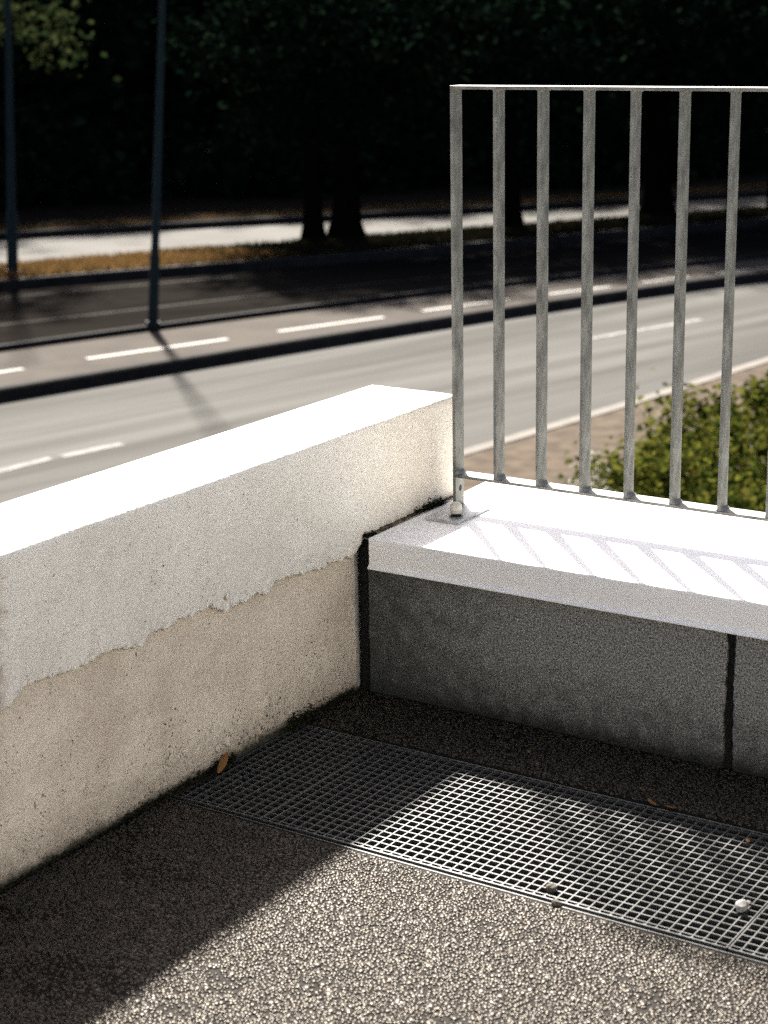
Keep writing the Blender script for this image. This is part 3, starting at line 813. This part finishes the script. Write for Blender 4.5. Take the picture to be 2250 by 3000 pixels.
# weed with rounded leaves in the corner of wall and grating
wd = empty('weed', (0.014, -0.29, 0.0)); tag(wd, 'small dark weed with rounded leaves growing from the wall foot', 'weed')
def weed_leaf(y, z, L, W, tilt, dx=0.012):
    n = 12; v = [(0, 0, 0)]; f = []
    for k in range(n):
        a = 2 * math.pi * k / n
        v.append((.002 * math.sin(2 * a), W / 2 * math.sin(a), L / 2 - L / 2 * math.cos(a)))
    v[0] = (.003, 0, L / 2)
    f = [(0, 1 + k, 1 + (k + 1) % n) for k in range(n)]
    q = MB(); q.add(v, f); q.tube([(0, 0, 0), (-.001, 0, -z * .95)], .0007, 6)
    o = q.obj('leaf', M_stem)
    md = o.modifiers.new('solid', 'SOLIDIFY'); md.thickness = .0006
    o.rotation_euler = (tilt, .15, .7); o.location = (dx, y, z); put(o, wd)
for a in ((-0.291, .016, .026, .017, .1), (-0.303, .010, .014, .006, -.3), (-0.318, .006, .012, .009, .4), (-0.328, .004, .015, .013, -.5), (-0.342, .003, .014, .012, .2), (-0.30, .004, .016, .014, .9), (-0.28, .004, .014, .012, -1.0)):
    weed_leaf(*a)

# moss tufts along the seams (nobody could count the blades)
def moss(name, label, pts, n, size, hz):
    v = []; f = []
    for i in range(n):
        a, b2, spread = random.choice(pts)
        t = random.random()
        p = Vector(a).lerp(Vector(b2), t) + Vector((random.gauss(0, spread), random.gauss(0, spread), abs(random.gauss(0, spread * hz))))
        s = size * random.uniform(.4, 1.3); q = Matrix.Rotation(random.uniform(0, 6.28), 3, 'Z') @ Matrix.Rotation(random.uniform(0, 3.1), 3, 'X')
        k = len(v)
        for d in ((-s, -s * .6, 0), (s, -s * .5, 0), (s * .7, s * .6, s * .3), (-s * .8, s * .7, 0)):
            v.append(tuple(p + q @ Vector(d)))
        f.append((k, k + 1, k + 2, k + 3))
    return tag(mesh_obj(name, v, f, M_moss), label, 'moss', kind='stuff')
moss('moss', 'black moss along the seam between white wall and coping', [((0.022, 0.22, HC - .003), (0.034, 0.335, HC), .005), ((0.026, 0.26, HC), (0.036, 0.335, HC), .006), ((0.018, -0.008, .383), (0.034, 0.03, .380), .0035), ((.036, .06, HC - .006), (.036, .26, HC - .006), .0016)], 1700, .0024, 1.2)
moss('moss', 'dark moss and dirt along the foot of the white wall', [((0.004, -0.2, 0), (0.006, -0.30, 0), .009), ((0.004, -0.50, 0), (0.006, -0.64, 0), .007), ((0.003, -0.64, 0), (0.003, -0.86, 0), .005), ((0.003, -0.86, 0), (0.003, -1.5, 0), .0025), ((0.003, -0.03, 0), (0.003, -0.2, 0), .004)], 5200, .0028, 1.5)

# ------------------------------------------------------------------ lamp posts
def lamp_post(x, y, z, r0, label, rz, lean):
    t = empty('lamp_post', (x, y, z), rz)
    t.rotation_euler = (Matrix.Rotation(lean, 3, Vector((-0.62, 0.785, 0))) @ Matrix.Rotation(rz, 3, 'Z')).to_euler(); tag(t, label, 'lamp post', 'lamp posts along the roads')
    q = MB(); q.tube([(0, 0, -.1), (0, 0, 0), (0, 0, .9), (0, 0, .92), (0, 0, 4.5), (0, 0, 6.2)], [r0, r0, r0 * .95, r0 * .78, r0 * .55, r0 * .45], 20)
    q.obj('pole', M_pole, t, smooth=True)
    q = MB(); q.tube([(0, 0, 0), (0, 0, .05)], r0 * 1.35, 20); q.obj('base_collar', M_pole, t)
    q = MB(); q.box((-r0 * .5, -r0 * 1.02, .45), (r0 * .5, -r0 * .8, .8)); q.obj('service_door', M_pole, t)
    q = MB(); q.tube([(0, 0, 6.1), (.25, 0, 6.35), (.9, 0, 6.45)], r0 * .4, 10); q.obj('arm', M_pole, t, smooth=True)
    q = MB(); q.tube([(.8, 0, 6.46), (1.0, 0, 6.47), (1.4, 0, 6.48), (1.55, 0, 6.47)], [.05, .12, .11, .04], 12); q.obj('lantern', M_pole, t, smooth=True)
lamp_post(-12.95, 14.43, -2.29, 0.067, 'dark lamp post standing between the cycle path and the carriageway', .3, math.radians(4.6))
lamp_post(-17.37, 16.41, -2.135, 0.085, 'dark lamp post in the dry grass at the left edge', 3.4, math.radians(3.0))

# ------------------------------------------------------------------ trees
def leaf_cloud(n, shape, size, clumps, spread, seed, flat=0.35, hang=0.0):
    """leaf-sized quads gathered in clumps through a crown volume; shape(u) -> a clump centre"""
    r = np.random.default_rng(seed)
    cc = np.array([shape(r) for _ in range(clumps)])
    k = r.integers(0, clumps, n)
    cs = r.uniform(.5, 1.4, clumps)
    P = cc[k] + r.normal(0, 1, (n, 3)) * spread * cs[k][:, None] * np.array([1, 1, .65])
    P[:, 2] -= hang * np.linalg.norm(P[:, :2], axis=1) * .1
    s = size * r.uniform(.55, 1.25, n)
    N = r.normal(0, 1, (n, 3)); N[:, 2] = np.abs(N[:, 2]) + flat; N /= np.linalg.norm(N, axis=1)[:, None]
    A = np.cross(N, r.normal(0, 1, (n, 3))); A /= np.linalg.norm(A, axis=1)[:, None]
    B = np.cross(N, A)
    q = np.stack([P - A * s[:, None] * .5, P + B * s[:, None] * .32 + N * s[:, None] * .08, P + A * s[:, None] * .55, P - B * s[:, None] * .32 + N * s[:, None] * .08], 1)
    return q.reshape(-1, 3)
def cloud_mesh(name, V, mat):
    n = len(V) // 4
    me = bpy.data.meshes.new(name)
    me.vertices.add(n * 4); me.vertices.foreach_set('co', V.reshape(-1).astype(np.float32))
    me.loops.add(n * 4); me.loops.foreach_set('vertex_index', np.arange(n * 4, dtype=np.int32))
    me.polygons.add(n); me.polygons.foreach_set('loop_start', (np.arange(n) * 4).astype(np.int32))
    me.update(calc_edges=True); me.materials.append(mat)
    return me
def ell(rx, rz, zc, shell=.55):
    def s(r):
        d = r.normal(0, 1, 3); d /= np.linalg.norm(d)
        k = shell + (1 - shell) * r.random()
        return np.array([d[0] * rx * k, d[1] * rx * k, zc + d[2] * rz * k])
    return s
def dome(rx, ry, rz):
    def s(r):
        while True:
            d = r.normal(0, 1, 3); d /= np.linalg.norm(d)
            if d[2] > -.1: break
        kk = .75 + .3 * r.random()
        return np.array([d[0] * rx * kk, d[1] * ry * kk, max(.05, d[2] * rz * kk)])
    return s
def trunk_mesh(name, h, r0, flare, limbs, seed, mat=M_bark):
    rr = random.Random(seed); q = MB()
    pts = [(0, 0, -.1), (0, 0, .05), (.0, 0, .3), (.02, 0, .7), (.04, .01, h * .5), (.03, -.03, h * .75), (0, 0, h)]
    q.tube(pts, [r0 * flare * 1.05, r0 * flare, r0 * (1 + (flare - 1) * .45), r0 * 1.08, r0 * .9, r0 * .6, r0 * .2], 14)
    for i in range(limbs):
        a = rr.uniform(0, 6.28); z = h * rr.uniform(.4, .8); L = h * rr.uniform(.25, .42)
        p0 = Vector((0, 0, z)); d = Vector((math.cos(a), math.sin(a), rr.uniform(.25, .9))).normalized()
        p1 = p0 + d * L * .5 + Vector((0, 0, .08 * L)); p2 = p0 + d * L
        q.tube([p0, p1, p2], [r0 * .38, r0 * .25, r0 * .07], 8)
        for s in (-1, 1):
            e = p1 + Vector((-d.y * s, d.x * s, .3)).normalized() * L * .45
            q.tube([p1, e], [r0 * .16, r0 * .04], 6)
    o = q.obj(name, mat, smooth=True); me = o.data; bpy.data.objects.remove(o)
    return me
def tree(kind, loc, rz, sc, trunk, crown, label, group, limb=None):
    t = empty(kind, loc, rz); t.scale = (sc, sc, sc); tag(t, label, 'tree', group)
    link(bpy.data.objects.new('trunk', trunk), t); link(bpy.data.objects.new('crown', crown), t)
    return t
# row of trees on the verge between carriageway and far road
tr_big = trunk_mesh('trunk', 4.6, .21, 1.75, 7, 1)
tr_mid = trunk_mesh('trunk', 4.5, .15, 1.6, 6, 2)
tr_thin = trunk_mesh('trunk', 4.4, .08, 1.25, 5, 3)
cr_a = cloud_mesh('crown', leaf_cloud(7000, ell(2.6, 1.5, 3.3, .35), .19, 100, .30, 21), M_leaf_tree)
cr_b = cloud_mesh('crown', leaf_cloud(6500, ell(2.4, 1.5, 3.25, .35), .19, 90, .32, 22), M_leaf_tree)
cr_c = cloud_mesh('crown', leaf_cloud(5500, ell(2.2, 1.4, 3.3, .35), .18, 80, .28, 23), M_leaf_tree)
ROWA = 'trees on the grass verge'
tree('verge_tree', (-15.16, 22.17, -2.16), .4, 1.0, tr_big, cr_a, 'thick dark verge tree with flared roots, right of the leaning stump-like trunk', ROWA)
tree('verge_tree', (-15.62, 21.85, -2.16), 2.1, .98, tr_mid, cr_c, 'slimmer trunk standing close against the thick flared verge tree', ROWA)
tree('verge_tree', (-13.4, 24.8, -2.16), 3.3, 1.0, tr_mid, cr_b, 'dark verge tree seen behind the second baluster from the post', ROWA)
tree('verge_tree', (-11.87, 27.6, -2.16), 4.4, 1.05, tr_big, cr_a, 'thick verge tree seen through the gap after the fifth baluster', ROWA)
tree('verge_tree', (-10.7, 28.3, -2.16), 1.2, 1.0, tr_thin, cr_c, 'thin sapling left of another sapling, seen between the right balusters', ROWA)
tree('verge_tree', (-10.2, 29.0, -2.16), 5.2, 1.0, tr_thin, cr_b, 'rightmost thin sapling on the verge near the picture edge', ROWA)
tree('verge_tree', (-7.2, 32.5, -2.16), 2.6, 1.05, tr_mid, cr_a, 'verge tree outside the right picture edge shading the road', ROWA)
tree('verge_tree', (-4.6, 29.5, -2.3), .9, 1.05, tr_mid, cr_b, 'roadside tree outside the right picture edge near the bend', ROWA)

# dense wood behind the far road
crw = [cloud_mesh('crown', leaf_cloud(8000, ell(2.5, 4.3, 4.3, .5), .42, 150, .45, 30 + i), M_leaf_dark) for i in range(3)]
trw = [trunk_mesh('trunk', 7.0, .17, 1.4, 5, 40 + i) for i in range(2)]
WOOD = 'dense dark trees beyond the far road'
k = 0
rnd = random.Random(5)
for row, off in enumerate((8.4, 11.0, 14.5)):
    for y in np.arange(2 + row * 1.1, 56, 2.5):
        nv = nrm(FF, y); p = Vector((at(FF, y), y)) + nv * (off + rnd.uniform(-.5, .5))
        s = rnd.uniform(.9, 1.05) * (1 + .06 * row)
        tree('woodland_tree', (p.x, p.y, -2.0), rnd.uniform(0, 6.28), s, trw[k % 2], crw[k % 3], 'dark leafy tree in the dense shaded wood beyond the far road', WOOD)
        k += 1
V = []
for i in range(26):
    y = 4 + i * 1.7; nv = nrm(FF, y); p = Vector((at(FF, y), y)) + nv * (4.6 + rnd.uniform(-.8, 2.2))
    q = leaf_cloud(1500, dome(1.5, 1.5, 1.7 + rnd.uniform(-.4, .4)), .3, 40, .3, 200 + i); q[:, 0] += p.x; q[:, 1] += p.y; q[:, 2] -= 2.0
    V.append(q)
ug = link(bpy.data.objects.new('undergrowth', cloud_mesh('undergrowth', np.concatenate(V), M_leaf_dark)))
tag(ug, 'dark undergrowth along the edge of the wood beyond the far road', 'undergrowth', kind='stuff')
# lighter tree whose low branch catches sun at the upper left
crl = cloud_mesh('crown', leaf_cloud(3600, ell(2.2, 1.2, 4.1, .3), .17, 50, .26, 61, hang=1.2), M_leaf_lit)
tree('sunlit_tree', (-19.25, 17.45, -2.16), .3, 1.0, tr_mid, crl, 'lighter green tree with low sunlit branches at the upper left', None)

# ------------------------------------------------------------------ shrubs on the bank
crs = [cloud_mesh('foliage', leaf_cloud(9500, dome(1.05, 1.25, .88), .07, 85, .125, 70 + i, flat=.2), M_leaf_shrub) for i in range(3)]
def shrub_stems(seed):
    rr = random.Random(seed); q = MB()
    for i in range(9):
        a = rr.uniform(0, 6.28); r = rr.uniform(.3, .9)
        q.tube([(0.05 * math.cos(a), .05 * math.sin(a), -.02), (.5 * r * math.cos(a), .5 * r * math.sin(a), .4), (r * math.cos(a), r * math.sin(a), .78)], [.018, .012, .004], 6)
    o = q.obj('stems', M_bark); me = o.data; bpy.data.objects.remove(o); return me
sts = shrub_stems(3)
SH = 'yellow-green shrubs on the bank below the parapet'
for i, (x, y, s, rz, lab) in enumerate((
        (-2.85, 8.75, 1.0, .3, 'low yellow-green shrub at the near left end of the bank, behind the middle balusters'),
        (-3.0, 10.7, 1.08, 2.0, 'yellow-green shrub further back, next to the one at the near end'),
        (-2.75, 12.9, 1.15, 4.0, 'yellow-green shrub farthest along the road edge'),
        (-1.55, 7.3, 1.12, 5.1, 'bright yellow-green shrub just over the coping at the right'),
        (-1.1, 9.3, 1.15, 1.1, 'yellow-green shrub behind the bright one at the right'),
        (-0.75, 11.5, 1.15, 3.0, 'back shrub at the right picture edge'),
        (-1.6, 15.0, 1.1, .6, 'distant shrub along the bank outside the right picture edge'))):
    t = empty('shrub', (x, y, -2.42), rz); t.scale = (s, s, s * .93); tag(t, lab, 'shrub', SH)
    link(bpy.data.objects.new('foliage', crs[i % 3]), t); link(bpy.data.objects.new('stems', sts), t)
# white flowering plants at the foot of the shrubs
def flower_plant(loc, seed, lab):
    t = empty('flowering_plant', loc); tag(t, lab, 'plant', 'white flowering plants beside the shrubs')
    rr = random.Random(seed); q = MB(); pv = []
    for i in range(26):
        a = rr.uniform(0, 6.28); r = rr.uniform(.02, .28); h = rr.uniform(.25, .62)
        tip = Vector((r * math.cos(a), r * math.sin(a), h))
        q.tube([(0, 0, 0), (tip.x * .5, tip.y * .5, h * .6), tip], [.005, .004, .002], 5, cap=False)
        for j in range(7):
            p = tip + Vector((rr.gauss(0, .022), rr.gauss(0, .022), rr.gauss(0, .012))); s = rr.uniform(.010, .02)
            b = rr.uniform(0, 6.28)
            pv += [tuple(p + Vector((s * math.cos(b + kk * 1.57), s * math.sin(b + kk * 1.57), rr.uniform(-.4, .4) * s))) for kk in range(4)]
        lv = rr.uniform(.2, .8)
    q.obj('stems', M_stem, t)
    tag(link(bpy.data.objects.new('flowers', cloud_mesh('flowers', np.array(pv), M_petal)), t), kind='stuff')
    lf = leaf_cloud(420, ell(.24, .2, .2, .2), .05, 30, .04, seed)
    link(bpy.data.objects.new('leaves', cloud_mesh('leaves', lf, M_leaf_shrub)), t)
flower_plant((-3.75, 8.9, -2.42), 1, 'white flowering plant left of the shrubs, nearest the road')
flower_plant((-3.35, 8.35, -2.42), 2, 'white flowering plant in front of the near shrub, behind the third baluster')
flower_plant((-2.95, 7.6, -2.42), 3, 'white flowering plant closest to the coping')
